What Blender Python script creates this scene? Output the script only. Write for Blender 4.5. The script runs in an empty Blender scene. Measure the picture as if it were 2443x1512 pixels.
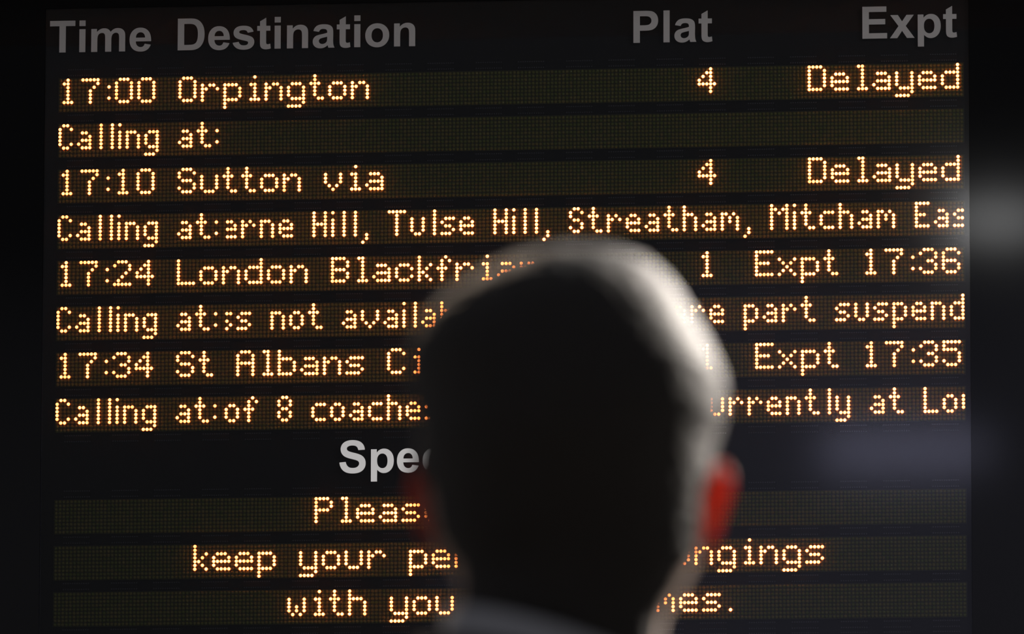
import bpy, bmesh, math, random
import numpy as np
from mathutils import Vector, Matrix

# ------------------------------------------------------------------ camera, world, lamps, exposure
C = bpy.context.scene
COL = C.collection
random.seed(7)
RNG = np.random.default_rng(7)

CAM = (0.0, 0.0, 1.03)
BORG = Vector((-1.184668, 11.003546, 3.123496))      # board origin: LED grid, top row, middle column
cam_d = bpy.data.cameras.new('camera')
cam_o = bpy.data.objects.new('camera', cam_d)
COL.objects.link(cam_o)
Rc = Matrix(((0.9943397392628315, 0.01458764944060741, 0.10524107281153199),
             (0.10622446718239202, -0.157014552045743, -0.9818669935473396),
             (0.0022012484051443944, 0.9874885472397503, -0.15767537403090645)))
M4 = Rc.to_4x4()
M4.translation = Vector(CAM)
cam_o.matrix_world = M4
cam_d.sensor_width = 36.0
cam_d.sensor_fit = 'HORIZONTAL'
cam_d.lens = 300.0
cam_d.clip_end = 200
cam_d.dof.use_dof = True
cam_d.dof.focus_distance = 11.30
cam_d.dof.aperture_fstop = 13.0
C.camera = cam_o

W = bpy.data.worlds.new('station_ambient')
C.world = W
W.use_nodes = True
bgn = W.node_tree.nodes['Background']
bgn.inputs[0].default_value = (0.90, 0.92, 1.0, 1)
bgn.inputs[1].default_value = 0.06


def area(name, loc, target, sx, sy, power, color, shape='RECTANGLE'):
    d = bpy.data.lights.new(name, 'AREA')
    d.shape = shape
    d.size = sx
    d.size_y = sy
    d.energy = power
    d.color = color
    o = bpy.data.objects.new(name, d)
    COL.objects.link(o)
    o.location = loc
    o.rotation_euler = (Vector(target) - Vector(loc)).to_track_quat('-Z', 'Y').to_euler()
    return o


def bw(x, y, z):                                       # board-local metres -> world
    return Vector((BORG.x + x, BORG.y - z, BORG.z + y))


def mirror_spot(col, row, dist):
    """place of a far lamp that the board's face shows at this LED column and row"""
    p = bw((col - 119.5) * 0.005, -row * 0.005, 0.01)
    v = (p - Vector(CAM)).normalized()
    r = Vector((v.x, -v.y, v.z))
    return p + r * dist, p


HEAD = Vector((-0.4290, 4.2285, 1.744))               # crown of the standing traveller
# lamp over the board, in front of it
area('lamp_over_board', bw(0.60, 2.30, 1.45), bw(0.10, -0.45, 0.0), 1.6, 1.5, 190, (1.0, 0.98, 0.95))
area('fill_before_board', bw(1.9, 0.25, 3.0), bw(0.10, -0.2, 0.0), 0.9, 0.5, 9, (1.0, 0.98, 0.97))  # added fill light, no known station lamp; brightens the board's top
# bright concourse lamp ahead of the traveller, up and to the right
area('lamp_ahead_right', HEAD + Vector((1.22, 2.85, 1.30)), HEAD + Vector((0, 0, -0.08)), 1.3, 1.1, 335, (1.0, 0.91, 0.82))
# weaker lamp ahead on the left
area('lamp_ahead_left', HEAD + Vector((-0.9, 3.2, 1.5)), HEAD + Vector((0, 0, -0.08)), 0.6, 0.6, 34, (1.0, 0.78, 0.58))
# far lamps behind the camera, seen only as soft glows on the black face of the board
l, p = mirror_spot(248.5, 42, 9)
area('lamp_far_white', l, p, 0.18, 0.10, 0.40, (1.0, 1.0, 1.0))
l, p = mirror_spot(225, 102, 9)
area('lamp_far_blue', l, p, 0.40, 0.10, 0.20, (0.68, 0.68, 1.0))
l, p = mirror_spot(225, 135, 9)
area('lamp_far_haze', l, p, 2.2, 1.4, 1.25, (0.66, 0.66, 1.0))

vs = C.view_settings
vs.view_transform = 'Standard'
vs.look = 'None'
vs.exposure = 0.0
vs.gamma = 1.0
vs.use_curve_mapping = False
C.cycles.max_bounces = 8
C.cycles.transparent_max_bounces = 16
C.cycles.sample_clamp_indirect = 4.0


# ------------------------------------------------------------------ helpers
def new_mat(name, color, rough=0.6, spec=0.5, metal=0.0, noise=None, bump=None, sheen=0.0):
    m = bpy.data.materials.new(name)
    m.use_nodes = True
    nt = m.node_tree
    b = nt.nodes['Principled BSDF']
    b.inputs['Base Color'].default_value = (*color, 1)
    b.inputs['Roughness'].default_value = rough
    b.inputs['Specular IOR Level'].default_value = spec
    b.inputs['Metallic'].default_value = metal
    if sheen:
        b.inputs['Sheen Weight'].default_value = sheen
        b.inputs['Sheen Roughness'].default_value = 0.4
    if noise or bump:
        tc = nt.nodes.new('ShaderNodeTexCoord')
        n = nt.nodes.new('ShaderNodeTexNoise')
        n.inputs['Scale'].default_value = (noise or bump)[0]
        n.inputs['Detail'].default_value = 5
        nt.links.new(tc.outputs['Object'], n.inputs['Vector'])
        if noise:
            mx = nt.nodes.new('ShaderNodeMix')
            mx.data_type = 'RGBA'
            a = noise[1]
            mx.inputs[6].default_value = (*[c * (1 - a) for c in color], 1)
            mx.inputs[7].default_value = (*[min(1, c * (1 + a)) for c in color], 1)
            nt.links.new(n.outputs[0], mx.inputs[0])
            nt.links.new(mx.outputs[2], b.inputs['Base Color'])
        if bump:
            bp = nt.nodes.new('ShaderNodeBump')
            bp.inputs['Strength'].default_value = bump[1]
            bp.inputs['Distance'].default_value = bump[2]
            nt.links.new(n.outputs[0], bp.inputs['Height'])
            nt.links.new(bp.outputs[0], b.inputs['Normal'])
    return m


def mesh_obj(name, verts, faces, mats, parent=None, smooth=False, loc=None):
    me = bpy.data.meshes.new(name)
    me.from_pydata([tuple(v) for v in verts], [], faces)
    for m in (mats if isinstance(mats, (list, tuple)) else [mats]):
        me.materials.append(m)
    if smooth:
        me.polygons.foreach_set('use_smooth', [True] * len(me.polygons))
    me.update()
    return link(name, me, parent, loc)


def link(name, me, parent=None, loc=None):
    o = bpy.data.objects.new(name, me)
    COL.objects.link(o)
    if parent is not None:
        o.parent = parent
    if loc is not None:
        o.location = loc
    return o


def empty(name, loc, rz=0.0):
    o = bpy.data.objects.new(name, None)
    o.empty_display_size = 0.1
    COL.objects.link(o)
    o.location = loc
    o.rotation_euler = (0, 0, rz)
    return o


class Geo:
    def __init__(s):
        s.v, s.f, s.mi = [], [], []

    def box(s, x0, x1, y0, y1, z0, z1, mi=0):
        n = len(s.v)
        s.v += [(x, y, z) for z in (z0, z1) for y in (y0, y1) for x in (x0, x1)]
        for q in ((0, 2, 3, 1), (4, 5, 7, 6), (0, 1, 5, 4), (2, 6, 7, 3), (0, 4, 6, 2), (1, 3, 7, 5)):
            s.f.append(tuple(n + i for i in q))
            s.mi.append(mi)

    def add(s, v, f, mi=0):
        n = len(s.v)
        s.v += [tuple(a) for a in v]
        for q in f:
            s.f.append(tuple(n + i for i in q))
            s.mi.append(mi)

    def obj(s, name, mats, parent=None, smooth=False, loc=None, bevel=0.0):
        o = mesh_obj(name, s.v, s.f, mats, parent, smooth, loc)
        o.data.polygons.foreach_set('material_index', s.mi)
        if bevel:
            b = o.modifiers.new('bevel', 'BEVEL')
            b.width = bevel
            b.segments = 2
            b.limit_method = 'ANGLE'
        return o


P = 0.005          # LED pitch
BAND, GAP8 = 12.26494, 14.71652


def band_y(b):     # board-local height of the top LED line of a display row
    return -P * (b * BAND + (GAP8 if b >= 8 else 0))


def cx(c):
    return (c - 119.5) * P


# ------------------------------------------------------------------ materials
m_floor = new_mat('dark_concrete', (0.11, 0.105, 0.10), 0.7, noise=(3, 0.25), bump=(60, 0.2, 0.002))
m_wall = new_mat('grey_wall_paint', (0.16, 0.155, 0.165), 0.8, noise=(5, 0.1))
m_steel = new_mat('painted_steel', (0.30, 0.29, 0.31), 0.55, noise=(30, 0.1))
m_hood = new_mat('pale_grey_hood', (0.62, 0.60, 0.63), 0.6, noise=(30, 0.1))
m_case = new_mat('black_powder_coat', (0.012, 0.012, 0.014), 0.42, spec=0.35, noise=(40, 0.2))
m_frame = new_mat('satin_black_frame', (0.006, 0.006, 0.007), 0.06, spec=0.28)
m_back = new_mat('matt_black_board', (0.006, 0.006, 0.0085), 0.75, spec=0.2, noise=(25, 0.3))
m_pcb = new_mat('dark_green_circuit_board', (0.024, 0.026, 0.009), 0.6, spec=0.3)
m_chip = new_mat('chip_black', (0.0066, 0.0066, 0.009), 0.75, spec=0.2)
m_pin = new_mat('tinned_pin', (0.07, 0.07, 0.085), 0.4, metal=0.5)
m_print = new_mat('white_print', (0.80, 0.79, 0.80), 0.55, spec=0.25)


def led_off_mat():
    m = new_mat('unlit_led_lens', (0.085, 0.080, 0.034), 0.07, spec=0.5)
    nt = m.node_tree
    g = nt.nodes.new('ShaderNodeNewGeometry')
    sc = nt.nodes.new('ShaderNodeVectorMath')
    sc.operation = 'SNAP'
    sc.inputs[1].default_value = (P, 1, P)
    wn = nt.nodes.new('ShaderNodeTexWhiteNoise')
    wn.noise_dimensions = '3D'
    rp = nt.nodes.new('ShaderNodeValToRGB')
    rp.color_ramp.elements[0].color = (0.096, 0.120, 0.024, 1)
    rp.color_ramp.elements[1].color = (0.145, 0.124, 0.036, 1)
    nt.links.new(g.outputs['Position'], sc.inputs[0])
    nt.links.new(sc.outputs[0], wn.inputs[0])
    nt.links.new(wn.outputs[0], rp.inputs[0])
    nt.links.new(rp.outputs[0], nt.nodes['Principled BSDF'].inputs['Base Color'])
    return m


def led_on_mat():
    """lit amber lens: white-hot middle, deep orange rim; single LEDs and modules differ a little in output"""
    m = bpy.data.materials.new('lit_amber_led')
    m.use_nodes = True
    nt = m.node_tree
    nt.nodes.clear()
    out = nt.nodes.new('ShaderNodeOutputMaterial')
    em = nt.nodes.new('ShaderNodeEmission')
    at = nt.nodes.new('ShaderNodeAttribute')
    at.attribute_name = 'core'
    rp = nt.nodes.new('ShaderNodeValToRGB')
    e = rp.color_ramp.elements
    e[0].position = 0.0
    e[0].color = (0.012, 0.0006, 0.0, 1)
    e[1].position = 1.0
    e[1].color = (1.0, 0.25, 0.056, 1)
    a = e.new(0.5)
    a.color = (0.10, 0.007, 0.0002, 1)
    b = e.new(0.75)
    b.color = (0.42, 0.062, 0.004, 1)
    g = nt.nodes.new('ShaderNodeNewGeometry')
    no = nt.nodes.new('ShaderNodeTexNoise')
    no.inputs['Scale'].default_value = 90
    no.inputs['Detail'].default_value = 2
    mr = nt.nodes.new('ShaderNodeMapRange')
    mr.inputs[1].default_value = 0.30
    mr.inputs[2].default_value = 0.62
    mr.inputs[3].default_value = 9.0
    mr.inputs[4].default_value = 19.0
    nt.links.new(g.outputs['Position'], no.inputs['Vector'])
    nt.links.new(no.outputs[0], mr.inputs[0])
    sx = nt.nodes.new('ShaderNodeSeparateXYZ')
    nt.links.new(g.outputs['Position'], sx.inputs[0])
    m2 = nt.nodes.new('ShaderNodeMapRange')
    m2.inputs[1].default_value = BORG.x - 0.6
    m2.inputs[2].default_value = BORG.x - 0.1
    m2.inputs[3].default_value = 0.70
    m2.inputs[4].default_value = 1.0
    nt.links.new(sx.outputs[0], m2.inputs[0])
    mu = nt.nodes.new('ShaderNodeMath')
    mu.operation = 'MULTIPLY'
    nt.links.new(mr.outputs[0], mu.inputs[0])
    nt.links.new(m2.outputs[0], mu.inputs[1])
    nt.links.new(at.outputs['Fac'], rp.inputs[0])
    nt.links.new(rp.outputs[0], em.inputs[0])
    nt.links.new(mu.outputs[0], em.inputs[1])
    nt.links.new(em.outputs[0], out.inputs[0])
    return m


def pane_mat():
    m = bpy.data.materials.new('smoked_anti_glare_pane')
    m.use_nodes = True
    nt = m.node_tree
    nt.nodes.clear()
    out = nt.nodes.new('ShaderNodeOutputMaterial')
    tr = nt.nodes.new('ShaderNodeBsdfTransparent')
    tr.inputs[0].default_value = (0.97, 0.97, 0.97, 1)
    gl = nt.nodes.new('ShaderNodeBsdfGlossy')
    gl.inputs['Roughness'].default_value = 0.066
    gl.inputs['Color'].default_value = (1, 1, 1, 1)
    mx = nt.nodes.new('ShaderNodeMixShader')
    fr = nt.nodes.new('ShaderNodeFresnel')
    fr.inputs[0].default_value = 1.45
    nt.links.new(fr.outputs[0], mx.inputs[0])
    nt.links.new(tr.outputs[0], mx.inputs[1])
    nt.links.new(gl.outputs[0], mx.inputs[2])
    nt.links.new(mx.outputs[0], out.inputs[0])
    return m


m_off = led_off_mat()
m_on = led_on_mat()
m_pane = pane_mat()

# ------------------------------------------------------------------ the setting
g = Geo()
g.box(-9, 9, -3, 11.45, -0.12, 0.0)
o = g.obj('floor', m_floor)
o['kind'] = 'structure'
g = Geo()
g.box(-9, 9, 11.45, 11.65, -0.12, 6.0)
o = g.obj('wall_back', m_wall)
o['kind'] = 'structure'

# ------------------------------------------------------------------ departure board
board = empty('departure_board', BORG)
board.rotation_euler = (math.radians(90), 0, 0)       # local x right, y up, z towards the viewers
board['label'] = 'large black electronic train departure board with glowing amber dot lettering'
board['category'] = 'departure board'

XL, XR = cx(-32), cx(268)                             # outer edges
YT, YB = 0.1085, -P * 172
PL, PR = cx(-3.9), cx(241.1)                          # the pane
PT, PB = P * 19.0, -P * 160
# casing: an open tray
g = Geo()
g.box(XL, XR, YB, YT, -0.13, -0.012)
g.obj('housing', m_case, board, bevel=0.003)
g = Geo()
g.box(XL, PL, YB, YT, -0.012, 0.0125)
g.box(PR, XR, YB, YT, -0.012, 0.0125)
g.box(PL, PR, PT, YT, -0.012, 0.0125)
g.box(PL, PR, YB, PB, -0.012, 0.0125)
g.obj('front_frame', m_frame, board)
g = Geo()
g.box(PL, PR, PB, PT, -0.012, -0.0022)
g.obj('backing_panel', m_back, board)
g = Geo()
g.box(PL + .0004, PR - .0004, PB + .0004, PT - .0004, 0.0080, 0.0105)
pane = g.obj('cover_pane', m_pane, board)
# rain and glare hood over the top edge
g = Geo()
g.box(XL, XR, YT + 0.0005, YT + 0.012, -0.13, 0.34)
g.box(XL, XR, YT + 0.012, YT + 0.045, 0.330, 0.34)
g.obj('hood', m_hood, board, bevel=0.002)
for sx in (XL + 0.25, XR - 0.25):
    g = Geo()
    g.box(-0.04, 0.04, -0.30, 0.30, -0.4465, -0.425)
    g.box(-0.03, 0.03, 0.12, 0.18, -0.425, -0.13)
    g.box(-0.03, 0.03, -0.18, -0.12, -0.425, -0.13)
    g.obj('wall_bracket', m_steel, board, loc=(sx, -0.38, 0), bevel=0.002)

# ---- dot fonts: rows of each glyph from the top; blank columns inside a cell are kept
A = {
    '0': '.###. #...# #...# #...# #...# #...# .###.',
    '1': '..#.. .##.. ..#.. ..#.. ..#.. ..#.. .###.',
    '2': '.###. #...# ....# ...#. ..#.. .#... #####',
    '3': '.###. #...# ....# ..##. ....# #...# .###.',
    '4': '...#. ..##. .#.#. #..#. ##### ...#. ...#.',
    '5': '##### #.... ####. ....# ....# #...# .###.',
    '6': '.###. #...# #.... ####. #...# #...# .###.',
    '7': '##### ....# ...#. ..#.. ..#.. ..#.. ..#..',
    ':': '.. .. .# .. .. .# ..',
    '.': '.. .. .. .. .. .. .#',
    'O': '.###. #...# #...# #...# #...# #...# .###.',
    'S': '.###. #...# #.... .###. ....# #...# .###.',
    'L': '#.... #.... #.... #.... #.... #.... #####',
    'B': '####. #...# #...# ####. #...# #...# ####.',
    'A': '.###. #...# #...# ##### #...# #...# #...#',
    'C': '.###. #...# #.... #.... #.... #...# .###.',
    'D': '####. #...# #...# #...# #...# #...# ####.',
    'E': '##### #.... #.... ####. #.... #.... #####',
    'P': '####. #...# #...# ####. #.... #.... #....',
    'a': '..... ..... .###. ....# .#### #...# .####',
    'b': '#.... #.... ####. #...# #...# #...# ####.',
    'c': '..... ..... .###. #...# #.... #...# .###.',
    'd': '....# ....# .#### #...# #...# #...# .####',
    'e': '..... ..... .###. #...# ##### #.... .####',
    'f': '..#. .#.# .#.. ###. .#.. .#.. .#..',
    'g': '..... ..... .###. #...# #...# #...# .#### ....# ####.',
    'h': '#.... #.... ####. #...# #...# #...# #...#',
    'i': '..#. .... .##. ..#. ..#. ..#. .###',
    'k': '#... #... #..# #.#. ##.. #.#. #..#',
    'l': '.##. ..#. ..#. ..#. ..#. ..#. .###',
    'm': '..... ..... ##.#. #.#.# #.#.# #...# #...#',
    'n': '..... ..... #.##. ##..# #...# #...# #...#',
    'o': '..... ..... .###. #...# #...# #...# .###.',
    'p': '..... ..... ####. #...# #...# #...# ####. #.... #....',
    'r': '..... ..... #.##. ##..# #.... #.... #....',
    's': '..... ..... .#### #.... .###. ....# ####.',
    't': '.#.. .#.. ###. .#.. .#.. .#.. ..##',
    'u': '..... ..... #...# #...# #...# #...# .###.',
    'v': '..... ..... #...# #...# #...# .#.#. ..#..',
    'w': '..... ..... #...# #...# #.#.# #.#.# .#.#.',
    'x': '..... ..... #...# .#.#. ..#.. .#.#. #...#',
    'y': '..... ..... #...# #...# #...# #...# .#### ....# ####.',
}
Bf = {
    'C': '.##. #..# #... #... #... #..# .##.',
    'E': '#### #... #... ###. #... #... ####',
    'H': '#..# #..# #..# #### #..# #..# #..#',
    'L': '#... #... #... #... #... #... ####',
    'M': '#...# ##.## #.#.# #...# #...# #...# #...#',
    'S': '.##. #..# #... .##. ...# #..# .##.',
    'T': '##### ..#.. ..#.. ..#.. ..#.. ..#.. ..#..',
    '8': '.##. #..# #..# .##. #..# #..# .##.',
    ':': '. . # . . # .',
    ',': '.. .. .. .. .. .. .# .# #.',
    'a': '.... .... .##. ...# .### #..# .###',
    'b': '#... #... ###. #..# #..# #..# ###.',
    'c': '.... .... .### #... #... #... .###',
    'd': '...# ...# .### #..# #..# #..# .###',
    'e': '.... .... .##. #..# #### #... .###',
    'f': '..#. .#.# .#.. ###. .#.. .#.. .#..',
    'g': '.... .... .### #..# #..# #..# .### ...# ###.',
    'h': '#... #... ###. #..# #..# #..# #..#',
    'i': '# . # # # # #',
    'l': '.# .# .# .# .# .# .#',
    'm': '..... ..... ##.#. #.#.# #.#.# #...# #...#',
    'n': '.... .... ###. #..# #..# #..# #..#',
    'o': '.... .... .##. #..# #..# #..# .##.',
    'p': '.... .... ###. #..# #..# #..# ###. #... #...',
    'r': '.... .... #.#. ##.# #... #... #...',
    's': '.... .... .### #... .##. ...# ###.',
    't': '.#.. .#.. ###. .#.. .#.. .#.. ..##',
    'u': '.... .... #..# #..# #..# #..# .##.',
    'v': '..... ..... #...# #...# #...# .#.#. ..#..',
    'y': '.... .... #..# #..# #..# #..# .### ...# ###.',
}
FONTS = {'A': (A, 5), 'B': (Bf, 4)}


def lay(text, font, start):
    tab, space = FONTS[font]
    out, c = [], start
    for ch in text:
        if ch == ' ':
            c += space
            continue
        rows = tab[ch].split()
        out.append((ch, c, rows))
        c += len(rows[0]) + 1
    return out, c - 2                                  # last used column


def right(text, font, end):
    _, last = lay(text, font, 0)
    return end - last


ROWS = [
    ('17:00 Orpington, platform 4, Delayed', [('17:00', 'A', 0), ('Orpington', 'A', 32), ('4', 'A', 170), ('Delayed', 'A', right('Delayed', 'A', 238))]),
    ('Calling at: with nothing after it', [('Calling', 'B', 0), ('at:', 'B', 32)]),
    ('17:10 Sutton via, platform 4, Delayed', [('17:10', 'A', 0), ('Sutton via', 'A', 32), ('4', 'A', 170), ('Delayed', 'A', right('Delayed', 'A', 238))]),
    ('Calling at: Tulse Hill, Streatham, Mitcham', [('Calling', 'B', 0), ('at:', 'B', 32), ('erne Hill, Tulse Hill, Streatham, Mitcham East', 'B', 44)]),
    ('17:24 London Blackfriars, platform 1, Expt 17:36', [('17:24', 'A', 0), ('London Blackfriars', 'A', 32), ('1', 'A', 170), ('Expt 17:36', 'A', right('Expt 17:36', 'A', 238))]),
    ('Calling at: not available, part suspend', [('Calling', 'B', 0), ('at:', 'B', 32), ('ss not available', 'B', 43), ('are part suspend', 'B', right('are part suspend', 'B', 239))]),
    ('17:34 St Albans City, platform 1, Expt 17:35', [('17:34', 'A', 0), ('St Albans City', 'A', 32), ('1', 'A', 170), ('Expt 17:35', 'A', right('Expt 17:35', 'A', 238))]),
    ('Calling at: of 8 coaches, currently at Lou', [('Calling', 'B', 0), ('at:', 'B', 32), ('of 8 coaches', 'B', 45), ('currently at Lou', 'B', right('currently at Lo', 'B', 237))]),
    ('the row starting with Please', [('Please remember to', 'A', None)]),
    ('keep your personal belongings', [('keep your personal belongings', 'A', None)]),
    ('with you at all times', [('with you at all times.', 'A', None)]),
]

RO = 0.485 * P
RI = 0.425 * P


def dome(n, prof):
    """profile [(radius, height, core)] -> verts, faces, core values; last radius 0 = pole"""
    v, f, k = [], [], []
    for r, z, c in prof:
        if r == 0:
            v.append((0, 0, z))
            k.append(c)
        else:
            for i in range(n):
                a = 2 * math.pi * (i + .5) / n
                v.append((r * math.cos(a), r * math.sin(a), z))
                k.append(c)
    L = len(prof)
    for j in range(L - 2):
        for i in range(n):
            f.append((j * n + i, j * n + (i + 1) % n, (j + 1) * n + (i + 1) % n, (j + 1) * n + i))
    for i in range(n):
        f.append(((L - 2) * n + i, (L - 2) * n + (i + 1) % n, (L - 1) * n))
    return v, f, k


Z0 = 0.0
ON = dome(12, [(0.50 * P, Z0, 0.0), (0.470 * P, Z0 + .0006, 0.3), (0.425 * P, Z0 + .0013, 0.72), (0.385 * P, Z0 + .0016, 1.0), (0, Z0 + .0021, 1.0)])
OFF = dome(8, [(0.50 * P, Z0, 0), (0.45 * P, Z0 + .0010, 0), (0.25 * P, Z0 + .0018, 0), (0, Z0 + .0021, 0)])


def dots_mesh(name, dots, unit, mat, core=False):
    uv, uf, uk = unit
    V = np.array(uv, dtype=np.float32)
    D = np.array([(c * P, -r * P, 0) for c, r in dots], dtype=np.float32)
    nv = len(uv)
    allv = (D[:, None, :] + V[None, :, :]).reshape(-1, 3)
    lens = np.array([len(q) for q in uf])
    flat = np.concatenate([np.array(q) for q in uf])
    nd = len(dots)
    loops = (np.arange(nd)[:, None] * nv + flat[None, :]).reshape(-1)
    tot = np.tile(lens, nd)
    start = np.concatenate([[0], np.cumsum(tot)[:-1]])
    me = bpy.data.meshes.new(name)
    me.vertices.add(len(allv))
    me.vertices.foreach_set('co', allv.reshape(-1))
    me.loops.add(len(loops))
    me.loops.foreach_set('vertex_index', loops.astype(np.int32))
    me.polygons.add(len(tot))
    me.polygons.foreach_set('loop_start', start.astype(np.int32))
    me.polygons.foreach_set('loop_total', tot.astype(np.int32))
    me.polygons.foreach_set('use_smooth', np.ones(len(tot), dtype=bool))
    me.update(calc_edges=True)
    me.materials.append(mat)
    if core:
        a = me.attributes.new('core', 'FLOAT', 'POINT')
        a.data.foreach_set('value', np.tile(np.array(uk, dtype=np.float32), nd))
    return me


glyph_cache = {}
for bi, (label, texts) in enumerate(ROWS):
    y0 = band_y(bi)
    g = Geo()
    g.box(cx(-0.62), cx(239.62), -8.62 * P, 0.62 * P, -0.0022, 0.0)
    row = g.obj('display_row', m_pcb, board, loc=(0, y0, 0))
    row['label'] = 'amber dot row showing ' + label
    lit = set()
    for text, font, start in texts:
        if start is None:
            _, last = lay(text, font, 0)
            start = (239 - last + 1) // 2
        items, _ = lay(text, font, start)
        lo = 45 if (font == 'B' and start > 42) else 0
        for ch, c0, rows in items:
            dots = [(i, j) for j, r in enumerate(rows) for i, s in enumerate(r) if s == '#' and lo <= c0 + i <= 239]
            if not dots:
                continue
            lit |= {(c0 + i, j) for i, j in dots}
            key = (font, ch, tuple(dots))
            if key not in glyph_cache:
                glyph_cache[key] = dots_mesh('lit_character', dots, ON, m_on, True)
            link('lit_character', glyph_cache[key], row, (cx(c0), 0, 0))
    off = [(c, r) for r in range(9) for c in range(240) if (c, r) not in lit]
    o = link('unlit_led', dots_mesh('unlit_led', off, OFF, m_off), row, (cx(0), 0, 0))
    o['kind'] = 'stuff'

# ---- driver chips between the rows, their pins showing as dotted lines
g = Geo()
g.box(-3.6 * P, 3.6 * P, -0.62 * P, 0.62 * P, -0.0022, -0.0006)
for k in range(12):
    px_ = (-3.3 + k * 0.6) * P
    for s in (-1, 1):
        y1, y2 = sorted((s * 0.62 * P, s * 0.92 * P))
        g.box(px_ - 0.16 * P, px_ + 0.16 * P, y1, y2, -0.0020, -0.0012, 1)
chip_me = g.obj('driver_chip', [m_chip, m_pin], board, loc=(0, 0, -1)).data
bpy.data.objects.remove(bpy.data.objects['driver_chip'])
gaps = [band_y(b) - P * (8 + 2.13) for b in range(11)] + [band_y(8) + P * 2.13, band_y(0) + P * 2.13, band_y(10) - P * 13.0]
for yi, y in enumerate(gaps):
    for k in range(20):
        c = 5.4 + 12.0 * k + (0.8 if k % 2 else 0)
        link('driver_chip', chip_me, board, (cx(c), y, 0))

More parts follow.
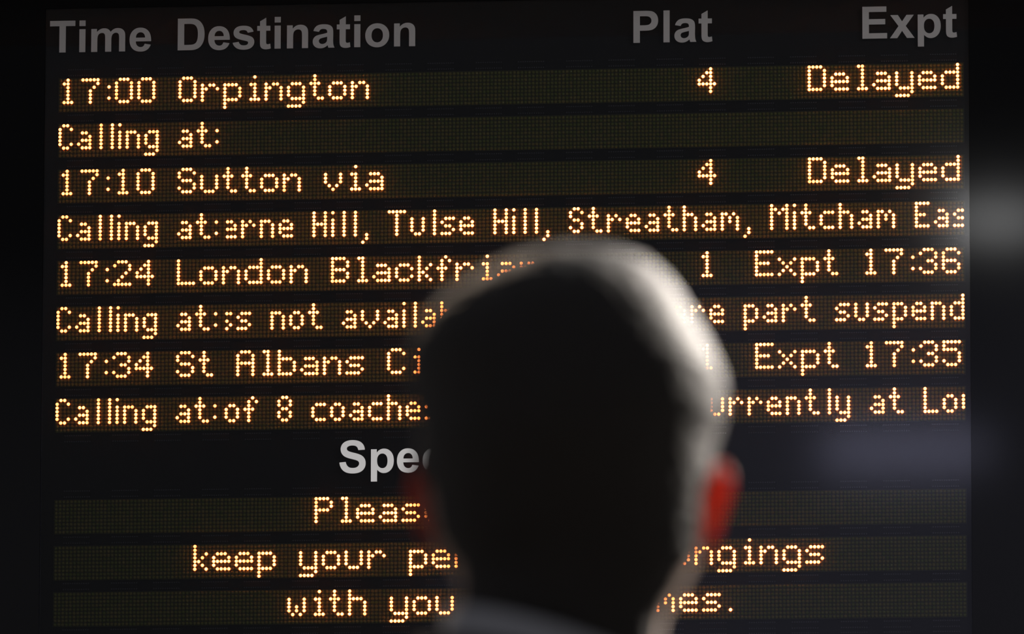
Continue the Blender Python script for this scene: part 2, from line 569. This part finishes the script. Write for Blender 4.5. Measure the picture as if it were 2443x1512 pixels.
# ---- printed headings: bold sans letters on the face of the pane, outlines as quadratic curves (2048 units per em)
GL = {
    'T': (1251, 'M479 0 V1218 H44 V1466 H1209 V1218 H775 V0 Z'),
    'i': (569, 'M147 1206 V1466 H428 V1206 Z M147 0 V1062 H428 V0 Z'),
    'l': (569, 'M147 0 V1466 H428 V0 Z'),
    'E': (1366, 'M149 0 V1466 H1236 V1218 H445 V893 H1181 V646 H445 V247 H1264 V0 Z'),
    'x': (1139, 'M24 0 L411 552 L40 1062 H383 L573 767 L773 1062 H1103 L739 554 L1136 0 H791 L573 332 L353 0 Z'),
    'P': (1366, 'M149 0 V1466 H624 Q894 1466 976 1444 Q1102 1411 1187 1300.5 Q1272 1190 1272 1015 Q1272 880 1223 788 Q1174 696 1098.5 643.5 Q1023 591 945 574 Q839 553 638 553 H445 V0 Z M445 1218 V802 H607 Q782 802 841 825 Q900 848 933.5 897 Q967 946 967 1011 Q967 1091 920 1143 Q873 1195 801 1208 Q748 1218 588 1218 Z'),
    'D': (1479, 'M148 1466 H689 Q872 1466 968 1438 Q1097 1400 1189 1303 Q1281 1206 1329 1065.5 Q1377 925 1377 719 Q1377 538 1332 407 Q1277 247 1175 148 Q1098 73 967 31 Q869 0 705 0 H148 Z M444 1218 V247 H665 Q789 247 844 261 Q916 279 963.5 322 Q1011 365 1041 463.5 Q1071 562 1071 732 Q1071 902 1041 993 Q1011 1084 957 1135 Q903 1186 820 1204 Q758 1218 577 1218 Z'),
    'e': (1139, 'M762 338 L1042 291 Q988 137 871.5 56.5 Q755 -24 580 -24 Q303 -24 170 157 Q65 302 65 523 Q65 787 203 936.5 Q341 1086 552 1086 Q789 1086 926 929.5 Q1063 773 1057 450 H353 Q356 325 421 255.5 Q486 186 583 186 Q649 186 694 222 Q739 258 762 338 Z M778 622 Q775 744 715 807.5 Q655 871 569 871 Q477 871 417 804 Q357 737 358 622 Z'),
    'm': (1821, 'M126 1062 H385 V917 Q524 1086 716 1086 Q818 1086 893 1044 Q968 1002 1016 917 Q1086 1002 1167 1044 Q1248 1086 1340 1086 Q1457 1086 1538 1038.5 Q1619 991 1659 899 Q1688 831 1688 679 V0 H1407 V607 Q1407 765 1378 811 Q1339 871 1258 871 Q1199 871 1147 835 Q1095 799 1072 729.5 Q1049 660 1049 510 V0 H768 V582 Q768 737 753 782 Q738 827 706.5 849 Q675 871 621 871 Q556 871 504 836 Q452 801 429.5 735 Q407 669 407 516 V0 H126 Z'),
    's': (1139, 'M48 303 L330 346 Q348 264 403 221.5 Q458 179 557 179 Q666 179 721 219 Q758 247 758 294 Q758 326 738 347 Q717 367 644 384 Q304 459 213 521 Q87 607 87 760 Q87 898 196 992 Q305 1086 534 1086 Q752 1086 858 1015 Q964 944 1004 805 L739 756 Q722 818 674.5 851 Q627 884 539 884 Q428 884 380 853 Q348 831 348 796 Q348 766 376 745 Q414 717 638.5 666 Q863 615 952 541 Q1040 466 1040 332 Q1040 186 918 81 Q796 -24 557 -24 Q340 -24 213.5 64 Q87 152 48 303 Z'),
    't': (682, 'M634 1062 V838 H442 V410 Q442 280 447.5 258.5 Q453 237 472.5 223 Q492 209 520 209 Q559 209 633 236 L657 18 Q559 -24 435 -24 Q359 -24 298 1.5 Q237 27 208.5 67.5 Q180 108 169 177 Q160 226 160 375 V838 H31 V1062 H160 V1273 L442 1437 V1062 Z'),
    'n': (1251, 'M1113 0 H832 V542 Q832 714 814 764.5 Q796 815 755.5 843 Q715 871 658 871 Q585 871 527 831 Q469 791 447.5 725 Q426 659 426 481 V0 H145 V1062 H406 V906 Q545 1086 756 1086 Q849 1086 926 1052.5 Q1003 1019 1042.5 967 Q1082 915 1097.5 849 Q1113 783 1113 660 Z'),
    'a': (1139, 'M357 738 L102 784 Q145 938 250 1012 Q355 1086 562 1086 Q750 1086 842 1041.5 Q934 997 971.5 928.5 Q1009 860 1009 677 L1006 349 Q1006 209 1019.5 142.5 Q1033 76 1070 0 H792 Q781 28 765 83 Q758 108 755 116 Q683 46 601 11 Q519 -24 426 -24 Q262 -24 167.5 65 Q73 154 73 290 Q73 380 116 450.5 Q159 521 236.5 558.5 Q314 596 460 624 Q657 661 733 693 V721 Q733 802 693 836.5 Q653 871 542 871 Q467 871 425 841.5 Q383 812 357 738 Z M733 510 Q679 492 562 467 Q445 442 409 418 Q354 379 354 319 Q354 260 398 217 Q442 174 510 174 Q586 174 655 224 Q706 262 722 317 Q733 353 733 454 Z'),
    'o': (1251, 'M82 546 Q82 686 151 817 Q220 948 346.5 1017 Q473 1086 629 1086 Q870 1086 1024 929.5 Q1178 773 1178 534 Q1178 293 1022.5 134.5 Q867 -24 631 -24 Q485 -24 352.5 42 Q220 108 151 235.5 Q82 363 82 546 Z M370 531 Q370 373 445 289 Q520 205 630 205 Q740 205 814.5 289 Q889 373 889 533 Q889 689 814.5 773 Q740 857 630 857 Q520 857 445 773 Q370 689 370 531 Z'),
    'p': (1251, 'M139 1062 H401 V906 Q452 986 539 1036 Q626 1086 732 1086 Q917 1086 1046 941 Q1175 796 1175 537 Q1175 271 1045 123.5 Q915 -24 730 -24 Q642 -24 570.5 11 Q499 46 420 131 V-404 H139 Z M417 549 Q417 370 488 284.5 Q559 199 661 199 Q759 199 824 277.5 Q889 356 889 535 Q889 702 822 783 Q755 864 656 864 Q553 864 485 784.5 Q417 705 417 549 Z'),
    'S': (1366, 'M74 477 L362 505 Q388 360 467.5 292 Q547 224 682 224 Q825 224 897.5 284.5 Q970 345 970 426 Q970 478 939.5 514.5 Q909 551 833 578 Q781 596 596 642 Q358 701 262 787 Q127 908 127 1082 Q127 1194 190.5 1291.5 Q254 1389 373.5 1440 Q493 1491 662 1491 Q938 1491 1077.5 1370 Q1217 1249 1224 1047 L928 1034 Q909 1147 846.5 1196.5 Q784 1246 659 1246 Q530 1246 457 1193 Q410 1159 410 1102 Q410 1050 454 1013 Q510 966 726 915 Q942 864 1045.5 809.5 Q1149 755 1207.5 660.5 Q1266 566 1266 427 Q1266 301 1196 191 Q1126 81 998 27.5 Q870 -26 679 -26 Q401 -26 252 102.5 Q103 231 74 477 Z'),
    'c': (1139, 'M1073 748 L796 698 Q782 781 732.5 823 Q683 865 604 865 Q499 865 436.5 792.5 Q374 720 374 550 Q374 361 437.5 283 Q501 205 608 205 Q688 205 739 250.5 Q790 296 811 407 L1087 360 Q1044 170 922 73 Q800 -24 595 -24 Q362 -24 223.5 123 Q85 270 85 530 Q85 793 224 939.5 Q363 1086 600 1086 Q794 1086 908.5 1002.5 Q1023 919 1073 748 Z'),
}


def outline(path):
    tok = path.replace('M', ' M ').replace('L', ' L ').replace('H', ' H ').replace('V', ' V ').replace('Q', ' Q ').replace('Z', ' Z ').split()
    loops, cur, i, x, y = [], [], 0, 0, 0
    while i < len(tok):
        t = tok[i]
        if t == 'M' or t == 'L':
            x, y = float(tok[i + 1]), float(tok[i + 2])
            cur.append((x, y))
            i += 3
        elif t == 'H':
            x = float(tok[i + 1])
            cur.append((x, y))
            i += 2
        elif t == 'V':
            y = float(tok[i + 1])
            cur.append((x, y))
            i += 2
        elif t == 'Q':
            a, b, x2, y2 = (float(q) for q in tok[i + 1:i + 5])
            for k in range(1, 6):
                u = k / 5
                cur.append(((1 - u) ** 2 * x + 2 * u * (1 - u) * a + u * u * x2, (1 - u) ** 2 * y + 2 * u * (1 - u) * b + u * u * y2))
            x, y = x2, y2
            i += 5
        else:
            if len(cur) > 1 and abs(cur[0][0] - cur[-1][0]) + abs(cur[0][1] - cur[-1][1]) < 1:
                cur.pop()
            loops.append(cur)
            cur = []
            i += 1
    return loops


letter_cache = {}


def letter_mesh(ch, em):
    if ch in letter_cache:
        return letter_cache[ch]
    cd = bpy.data.curves.new('tmp_outline', 'CURVE')
    cd.dimensions = '2D'
    cd.fill_mode = 'BOTH'
    cd.extrude = 0.00015
    for lp in outline(GL[ch][1]):
        sp = cd.splines.new('POLY')
        sp.points.add(len(lp) - 1)
        for q, (a, b) in zip(sp.points, lp):
            q.co = (a / 2048 * em, b / 2048 * em, 0, 1)
        sp.use_cyclic_u = True
    o = bpy.data.objects.new('tmp_outline', cd)
    COL.objects.link(o)
    dg = bpy.context.evaluated_depsgraph_get()
    me = bpy.data.meshes.new_from_object(o.evaluated_get(dg))
    bpy.data.objects.remove(o)
    me.name = 'printed_letter'
    me.materials.clear()
    me.materials.append(m_print)
    letter_cache[ch] = me
    return me


def heading(text, c0, row, em, track=1.0):
    x = cx(c0)
    for ch in text:
        link('printed_letter', letter_mesh(ch, em), board, (x, -row * P, 0.01075))
        x += GL[ch][0] / 2048 * em * track


EM = 8.55 / 0.716 * P
heading('Time', -2.95, -7.15, EM)
heading('Destination', 30.7, -7.15, EM)
heading('Plat', 151.9, -6.95, EM)
heading('Expt', 212.3, -6.95, EM)
heading('Special', 74.9, 106.4, EM)

# ------------------------------------------------------------------ the traveller
H = 1.744


def skin_material(name, base, ear=False):
    m = new_mat(name, base, 0.5, spec=0.35, noise=(35, 0.12), bump=(220, 0.15, 0.0006))
    if ear:
        nt = m.node_tree
        b = nt.nodes['Principled BSDF']
        out = nt.nodes['Material Output']
        tr = nt.nodes.new('ShaderNodeBsdfTranslucent')
        tr.inputs[0].default_value = (1.0, 0.16, 0.055, 1)
        mx = nt.nodes.new('ShaderNodeMixShader')
        mx.inputs[0].default_value = 0.43
        nt.links.new(b.outputs[0], mx.inputs[1])
        nt.links.new(tr.outputs[0], mx.inputs[2])
        nt.links.new(mx.outputs[0], out.inputs[0])
    return m


m_skin = skin_material('skin', (0.78, 0.60, 0.50))
m_ear = skin_material('thin_ear_skin', (0.42, 0.20, 0.15), True)
m_hair = new_mat('short_dark_hair', (0.060, 0.052, 0.046), 0.6, spec=0.4, noise=(500, 0.5), bump=(900, 0.8, 0.002), sheen=0.15)
m_jacket = new_mat('black_wool', (0.012, 0.012, 0.015), 0.9, spec=0.2, noise=(300, 0.3), bump=(700, 0.3, 0.001), sheen=0.1)
m_shirt = new_mat('pale_grey_cotton', (0.80, 0.79, 0.80), 0.8, spec=0.2, bump=(900, 0.2, 0.0005))
m_trouser = new_mat('charcoal_cloth', (0.02, 0.02, 0.024), 0.9, spec=0.2, noise=(300, 0.3))
m_shoe = new_mat('black_leather', (0.012, 0.011, 0.010), 0.35, noise=(80, 0.2))
m_eye = new_mat('eye_white', (0.7, 0.68, 0.66), 0.2)

RZ = math.radians(5.7)
person = empty('person', (HEAD.x, HEAD.y, 0), RZ)
person['label'] = 'person seen from behind in dark jacket and pale collar, standing before the board'
person['category'] = 'person'

# head and neck rings: z below the crown, half width, front, back, centre shift
HR = [(-.0030, .012, .010, -.016, .012), (-.0065, .030, .032, -.038, .009), (-.0145, .0430, .050, -.057, .0068), (-.0255, .0565, .066, -.074, .002), (-.0370, .0655, .077, -.086, 0),
      (-.050, .0727, .084, -.094, -.0003), (-.064, .0770, .089, -.099, .0023), (-.077, .0762, .092, -.102, .0045), (-.091, .0742, .093, -.103, .005),
      (-.103, .0725, .093, -.101, .003), (-.115, .0715, .092, -.097, .003), (-.134, .0690, .090, -.088, .0035), (-.151, .0670, .088, -.079, .0048),
      (-.163, .0620, .087, -.073, .0075), (-.176, .0575, .085, -.069, .0050), (-.190, .0542, .083, -.067, .0005), (-.205, .0540, .078, -.066, -.001),
      (-.219, .0560, .066, -.067, -.006), (-.232, .0575, .046, -.069, -.008), (-.250, .0600, .040, -.073, -.009), (-.275, .0680, .040, -.080, -.010),
      (-.300, .0900, .045, -.090, -.010)]
NS = 64


def ring_loft(rings, n=NS, grow=0.0, close_bottom=True):
    v, f = [], []
    for z, hx, yf, yb, sh in rings:
        for i in range(n):
            a = 2 * math.pi * i / n
            c, s = math.cos(a), math.sin(a)
            pw = 0.93
            c = math.copysign(abs(c) ** pw, c)
            s = math.copysign(abs(s) ** pw, s)
            x = sh + (hx + grow) * c
            y = ((yf + grow) if s > 0 else (-yb + grow)) * s
            v.append([x, y, H + z])
    for j in range(len(rings) - 1):
        for i in range(n):
            f.append((j * n + i, (j + 1) * n + i, (j + 1) * n + (i + 1) % n, j * n + (i + 1) % n))
    t = len(v)
    v.append([rings[0][4], (rings[0][2] + rings[0][3]) / 2, H + rings[0][0] + 0.0006 + grow])
    for i in range(n):
        f.append((t, i, (i + 1) % n))
    if close_bottom:
        b0 = (len(rings) - 1) * n
        v.append([rings[-1][4], 0, H + rings[-1][0]])
        for i in range(n):
            f.append((t + 1, b0 + (i + 1) % n, b0 + i))
    return v, f


def refine(rings, k=3):
    R = np.array(rings)
    out = []
    for i in range(len(R) - 1):
        for j in range(k):
            u = j / k
            p0, p1, p2, p3 = R[max(i - 1, 0)], R[i], R[i + 1], R[min(i + 2, len(R) - 1)]
            out.append(tuple(0.5 * (2 * p1 + (p2 - p0) * u + (2 * p0 - 5 * p1 + 4 * p2 - p3) * u * u + (3 * p1 - p0 - 3 * p2 + p3) * u ** 3)))
    out.append(tuple(R[-1]))
    return out


def face_shape(v):
    for q in v:
        x, y, z = q[0], q[1], q[2] - H
        if y < 0.04:
            continue

        def gs(cx_, cz, sx, sz):
            return math.exp(-((x - cx_) / sx) ** 2 - ((z - cz) / sz) ** 2)
        d = 0.0
        d += 0.010 * gs(0, -.128, .008, .020) + 0.020 * gs(0, -.150, .0095, .012)       # nose bridge and tip
        d += 0.004 * gs(.014, -.153, .006, .006) + 0.004 * gs(-.014, -.153, .006, .006)  # nostril wings
        d -= 0.009 * gs(.033, -.119, .014, .009) + 0.009 * gs(-.029, -.119, .014, .009)  # eye sockets
        d += 0.005 * gs(.028, -.104, .020, .006) + 0.005 * gs(-.028, -.104, .020, .006)  # brows
        d += 0.005 * gs(0, -.176, .020, .0045) + 0.005 * gs(0, -.186, .017, .005)        # lips
        d -= 0.004 * gs(0, -.181, .022, .002)
        d += 0.009 * gs(0, -.208, .020, .012)                                             # chin
        d += 0.004 * gs(.040, -.150, .018, .016) + 0.004 * gs(-.040, -.150, .018, .016)  # cheeks
        q[1] += d


def ear_geo(s):
    """a cupped shell standing off the side of the head; s = +1 right, -1 left"""
    v, f = [], []
    nr, na = 9, 36
    ay, az = 0.0170, 0.0335
    th = 0.0034
    hz = sorted((-q[0], q[1]) for q in HR)
    flare = math.radians(42)
    for side in (1, -1):
        for j in range(nr + 1):
            r = j / nr
            for i in range(na):
                a = 2 * math.pi * i / na
                yy = -ay * r * math.cos(a) * (1.0 if math.sin(a) > -.2 else 0.85)
                zz = az * r * math.sin(a) * (1.0 if math.sin(a) > 0 else 1.02)
                if zz < 0:
                    yy *= 1 - 0.35 * (-zz / az)
                    yy += 0.004 * (-zz / az)
                out = -0.006 * (1 - r) ** 1.2 + 0.0035 * math.exp(-((r - .93) / .12) ** 2) - 0.004 * math.exp(-((r - .72) / .12) ** 2)
                out += side * th * (1 - 0.5 * max(0, (r - .9) / .1))
                # local: out = away from head, yy = back(-)/front(+)
                fx = out * math.cos(flare) - yy * math.sin(flare)
                fy = yy * math.cos(flare) + out * math.sin(flare)
                zc = 0.1410 - zz
                hw = float(np.interp(zc, [q[0] for q in hz], [q[1] for q in hz]))
                sh = float(np.interp(zc, [-q[0] for q in HR], [q[4] for q in HR]))
                v.append((sh + s * (hw + (0.0050 if s > 0 else 0.0) + (0.22 if s > 0 else 0.10) * (zz - az) + fx), 0.002 + fy, H - 0.1410 + zz))
    half = (nr + 1) * na
    for j in range(nr):
        for i in range(na):
            q = (j * na + i, j * na + (i + 1) % na, (j + 1) * na + (i + 1) % na, (j + 1) * na + i)
            f.append(q if s > 0 else q[::-1])
            w = tuple(half + k for k in q)
            f.append(w[::-1] if s > 0 else w)
    for i in range(na):
        q = (nr * na + i, nr * na + (i + 1) % na, half + nr * na + (i + 1) % na, half + nr * na + i)
        f.append(q if s > 0 else q[::-1])
    return v, f


def tube(points, radii, n=16, flat=1.0, cap=True):
    """a tapering limb through points; flat squeezes it front to back"""
    v, f = [], []
    P3 = [Vector(q) for q in points]
    for k, q in enumerate(P3):
        d = (P3[min(k + 1, len(P3) - 1)] - P3[max(k - 1, 0)]).normalized()
        ref = Vector((0, 1, 0)) if abs(d.y) < 0.9 else Vector((1, 0, 0))
        a = d.cross(ref).normalized()
        b = d.cross(a).normalized()
        r = radii[k]
        for i in range(n):
            t = 2 * math.pi * i / n
            v.append(tuple(q + a * (r * math.cos(t)) + b * (r * flat * math.sin(t))))
    for k in range(len(P3) - 1):
        for i in range(n):
            f.append((k * n + i, k * n + (i + 1) % n, (k + 1) * n + (i + 1) % n, (k + 1) * n + i))
    if cap:
        for end, k in ((0, 0), (1, len(P3) - 1)):
            d = (P3[1] - P3[0]).normalized() * -1 if end == 0 else (P3[-1] - P3[-2]).normalized()
            t = len(v)
            v.append(tuple(P3[k] + d * radii[k] * 0.6))
            for i in range(n):
                a_, b_ = k * n + i, k * n + (i + 1) % n
                f.append((t, b_, a_) if end == 0 else (t, a_, b_))
    return v, f


def body_rings(rows, n=40):
    v, f = [], []
    for z, hx, yf, yb in rows:
        for i in range(n):
            a = 2 * math.pi * i / n
            c, s = math.cos(a), math.sin(a)
            c = math.copysign(abs(c) ** 0.8, c)
            s = math.copysign(abs(s) ** 0.85, s)
            v.append((-0.006 + hx * c, (yf if s > 0 else -yb) * s, z))
    m = len(rows)
    for j in range(m - 1):
        for i in range(n):
            f.append((j * n + i, (j + 1) * n + i, (j + 1) * n + (i + 1) % n, j * n + (i + 1) % n))
    f.append(tuple(range(n)))
    f.append(tuple((m - 1) * n + i for i in range(n))[::-1])
    return v, f


def remeshed(name, g, mats, parent, voxel, smooth_it=6):
    tmp = mesh_obj('tmp_shell', g.v, g.f, m_skin)
    md = tmp.modifiers.new('r', 'REMESH')
    md.mode = 'VOXEL'
    md.voxel_size = voxel
    sm = tmp.modifiers.new('s', 'SMOOTH')
    sm.iterations = smooth_it
    sm.factor = 0.5
    dg = bpy.context.evaluated_depsgraph_get()
    me = bpy.data.meshes.new_from_object(tmp.evaluated_get(dg))
    bpy.data.objects.remove(tmp)
    me.name = name
    me.materials.clear()
    for m in mats:
        me.materials.append(m)
    me.polygons.foreach_set('use_smooth', [True] * len(me.polygons))
    return link(name, me, parent)


SHO, ELB, WRI = Vector((0.185, -.012, H - .315)), Vector((0.235, -.03, H - .62)), Vector((0.240, .035, H - .865))
HIP, KNE, ANK = Vector((0.092, 0, 0.90)), Vector((0.105, .012, 0.49)), Vector((0.115, -.015, 0.085))

g = Geo()
v, f = ring_loft(refine(HR), NS, -0.0025)
face_shape(v)
g.add(v, f)
for s in (1, -1):
    g.add(*ear_geo(s))
torso = [(0.80, .120, .09, -.10), (0.86, .160, .10, -.115), (0.95, .165, .105, -.12), (1.05, .148, .10, -.095), (1.15, .150, .10, -.095), (1.27, .168, .112, -.110),
         (1.36, .175, .108, -.112), (1.42, .165, .085, -.100), (1.46, .120, .065, -.085), (1.49, .075, .05, -.075)]
g.add(*body_rings(torso))
for s in (1, -1):
    mir = lambda q: Vector((q.x * s, q.y, q.z))
    g.add(*tube([mir(Vector((0.12, -.01, H - .30))), mir(SHO), mir(SHO.lerp(ELB, .4)), mir(ELB), mir(ELB.lerp(WRI, .35)), mir(WRI)], [.055, .052, .045, .037, .038, .026]))
    palm0, palm1 = mir(WRI), mir(WRI + Vector((.004, .022, -.095)))
    g.add(*tube([palm0, palm0.lerp(palm1, .45), palm1], [.024, .036, .038], flat=0.42))
    for fi, (off, ln, r) in enumerate([(.029, .070, .0085), (.010, .080, .009), (-.010, .074, .0085), (-.028, .058, .0075)]):
        b = palm1 + Vector((0, off, .006))
        k1 = b + Vector((-.002 * s, .003, -ln * .45))
        k2 = k1 + Vector((-.010 * s, .003, -ln * .30))
        k3 = k2 + Vector((-.013 * s, 0, -ln * .18))
        g.add(*tube([b, k1, k2, k3], [r * 1.08, r, r * .92, r * .78], n=10))
    tb = palm0.lerp(palm1, .35) + Vector((-.002 * s, .024, 0))
    g.add(*tube([tb, tb + Vector((-.012 * s, .024, -.026)), tb + Vector((-.016 * s, .030, -.054)), tb + Vector((-.020 * s, .028, -.074))], [.014, .012, .0105, .0085], n=10))
    g.add(*tube([mir(HIP), mir(HIP.lerp(KNE, .5)), mir(KNE), mir(KNE.lerp(ANK, .3)), mir(ANK)], [.088, .075, .055, .054, .036]))
    g.add(*tube([mir(ANK + Vector((0, -.02, -.03))), mir(ANK + Vector((0, .06, -.045))), mir(ANK + Vector((.008, .15, -.058)))], [.036, .034, .022]))
body = remeshed('body', g, [m_skin, m_ear], person, 0.003)
n = len(body.data.polygons)
cen = np.zeros(n * 3)
body.data.polygons.foreach_get('center', cen)
cen = cen.reshape(-1, 3)
zc = H - cen[:, 2]
hw = np.interp(zc, [-q[0] for q in HR], [q[1] for q in HR])
sh = np.interp(zc, [-q[0] for q in HR], [q[4] for q in HR])
earm = (np.abs(cen[:, 0] - sh) > hw - 0.0005) & (zc < .180) & (zc > .104) & (cen[:, 1] < 0.022) & (cen[:, 1] > -.035)
body.data.polygons.foreach_set('material_index', earm.astype(np.int32))

# hair: a cropped cap that follows the skull to the nape
v, f = ring_loft(refine(HR[:-2]), NS, 0.0015, close_bottom=False)
V = np.array(v)
rel = V.copy()
rel[:, 2] -= H


def hair_here(q):
    x, y, z = q
    if y > 0.045:
        return z > -0.058 - 0.10 * max(0, 0.085 - y) * 0
    if y > 0.012:
        return z > -0.062 - (0.045 - y) * 1.6
    if y > -0.030:
        return z > -0.122
    return z > -0.222 + 0.40 * max(0, abs(x) - 0.045)


keep = [i for i, q in enumerate(f) if all(hair_here(rel[k]) for k in q)]
used = sorted({k for i in keep for k in f[i]})
idx = {k: j for j, k in enumerate(used)}
hv = [list(v[k]) for k in used]
hf = [tuple(idx[k] for k in f[i]) for i in keep]
hair = mesh_obj('hair', hv, hf, m_hair, person, smooth=True)
md = hair.modifiers.new('sub', 'SUBSURF')
md.levels = md.render_levels = 1
tx = bpy.data.textures.new('tufts', 'CLOUDS')
tx.noise_scale = 0.006
dm = hair.modifiers.new('tufts', 'DISPLACE')
dm.texture = tx
dm.strength = 0.0035
dm.mid_level = 0.35
so = hair.modifiers.new('thick', 'SOLIDIFY')
so.thickness = 0.004
so.offset = -1

m_iris = new_mat('brown_iris', (0.05, 0.03, 0.02), 0.15)
for s in (1, -1):
    v, f, _ = dome(16, [(.0001, -.012, 0), (.0085, -.0085, 0), (.012, 0, 0), (.0104, .006, 0), (.006, .0104, 0), (0, .012, 0)])
    vv = [(a, c, b) for a, b, c in v]
    o = mesh_obj('eyeball', vv, f, m_eye, body, smooth=True, loc=(0.031 * s + .002, 0.0640, H - .119))
    v, f, _ = dome(12, [(.0055, .0104, 0), (.003, .0118, 0), (0, .0124, 0)])
    mesh_obj('iris', [(a, c, b) for a, b, c in v], f, m_iris, body, smooth=True, loc=(0.031 * s + .002, 0.0640, H - .119))


def collar(name, mat, rx, yf, yb, z_at, height, thick, lean, parent, sh=-0.006):
    """a stand-up band round the neck; z_at(x, y) gives its top edge"""
    g = Geo()
    n = 72
    prof = [(0, 0), (thick, -.002), (thick + lean * .5, -height * .5), (thick + lean, -height), (lean, -height - .001), (lean * .5, -height * .5)]
    for i in range(n):
        a = 2 * math.pi * i / n
        c, s = math.cos(a), math.sin(a)
        for d, h in prof:
            x = sh + (rx + d) * c
            y = ((yf + d) if s > 0 else (-yb + d)) * s
            g.v.append((x, y, z_at(x, y) + h))
    m = len(prof)
    for i in range(n):
        for k in range(m):
            g.f.append((i * m + k, ((i + 1) % n) * m + k, ((i + 1) % n) * m + (k + 1) % m, i * m + (k + 1) % m))
            g.mi.append(0)
    return g.obj(name, mat, parent, smooth=True)


# shirt: yoke hidden under the jacket, its collar standing at the neck
g = Geo()
g.add(*body_rings([(1.16, .158, .108, -.105), (1.30, .176, .120, -.118), (1.40, .172, .100, -.110), (1.445, .130, .078, -.094), (1.470, .085, .062, -.084), (1.500, .062, .052, -.076)]))
shirt = remeshed('shirt', g, [m_shirt], person, 0.006)
collar('shirt_collar', m_shirt, .0515, .052, -.0735, lambda x, y: H - .2005 - .30 * x - .35 * max(0, y), .040, .0028, .004, shirt, sh=-0.003)

# jacket: torso and sleeves
g = Geo()
g.add(*body_rings([(0.76, .200, .145, -.150), (0.86, .196, .140, -.148), (0.98, .188, .132, -.138), (1.10, .180, .128, -.124), (1.22, .188, .134, -.130), (1.33, .200, .134, -.136),
                   (1.405, .196, .112, -.128), (1.445, .150, .090, -.110), (1.470, .105, .078, -.098), (1.490, .084, .070, -.094), (1.506, .074, .060, -.088)]))
for s in (1, -1):
    mir = lambda q: Vector((q.x * s, q.y, q.z))
    g.add(*tube([mir(Vector((0.11, -.01, H - .305))), mir(SHO + Vector((.006, 0, -.005))), mir(SHO.lerp(ELB, .4)), mir(ELB), mir(ELB.lerp(WRI, .4)), mir(WRI + Vector((0, -.002, .02)))],
                [.068, .070, .062, .056, .052, .045], n=24))
jacket = remeshed('jacket', g, [m_jacket], person, 0.006)
collar('jacket_collar', m_jacket, .0600, .062, -.0820, lambda x, y: H - .2150 - .22 * x - .55 * max(0, y), .045, .006, .012, jacket)

g = Geo()
g.add(*body_rings([(0.80, .178, .120, -.130), (0.88, .182, .125, -.134), (0.99, .172, .118, -.122)]))
for s in (1, -1):
    mir = lambda q: Vector((q.x * s, q.y, q.z))
    g.add(*tube([mir(HIP), mir(HIP.lerp(KNE, .5)), mir(KNE), mir(KNE.lerp(ANK, .5)), mir(ANK + Vector((0, 0, -.01)))], [.100, .092, .078, .072, .068], n=24))
remeshed('trousers', g, [m_trouser], person, 0.007)
for s in (1, -1):
    g = Geo()
    a = Vector((ANK.x * s, ANK.y, 0))
    rows = []
    sole = [(-.075, .030), (-.05, .038), (0, .036), (.06, .043), (.12, .048), (.165, .040), (.19, .022)]
    pts = [a + Vector((0, y, 0)) for y, _ in sole]
    n = 14
    for k, (y, w) in enumerate(sole):
        top = [.085, .100, .105, .078, .056, .045, .030][k]
        for i in range(n):
            t = 2 * math.pi * i / n
            zz = (math.sin(t) * .5 + .5)
            g.v.append((a.x + w * math.copysign(abs(math.cos(t)) ** .6, math.cos(t)), a.y + y, max(0.0, top * zz ** .8)))
    for k in range(len(sole) - 1):
        for i in range(n):
            g.f.append((k * n + i, (k + 1) * n + i, (k + 1) * n + (i + 1) % n, k * n + (i + 1) % n))
            g.mi.append(0)
    g.f += [tuple(range(n)), tuple((len(sole) - 1) * n + i for i in range(n))[::-1]]
    g.mi += [0, 0]
    g.obj('shoe', m_shoe, person, smooth=True)
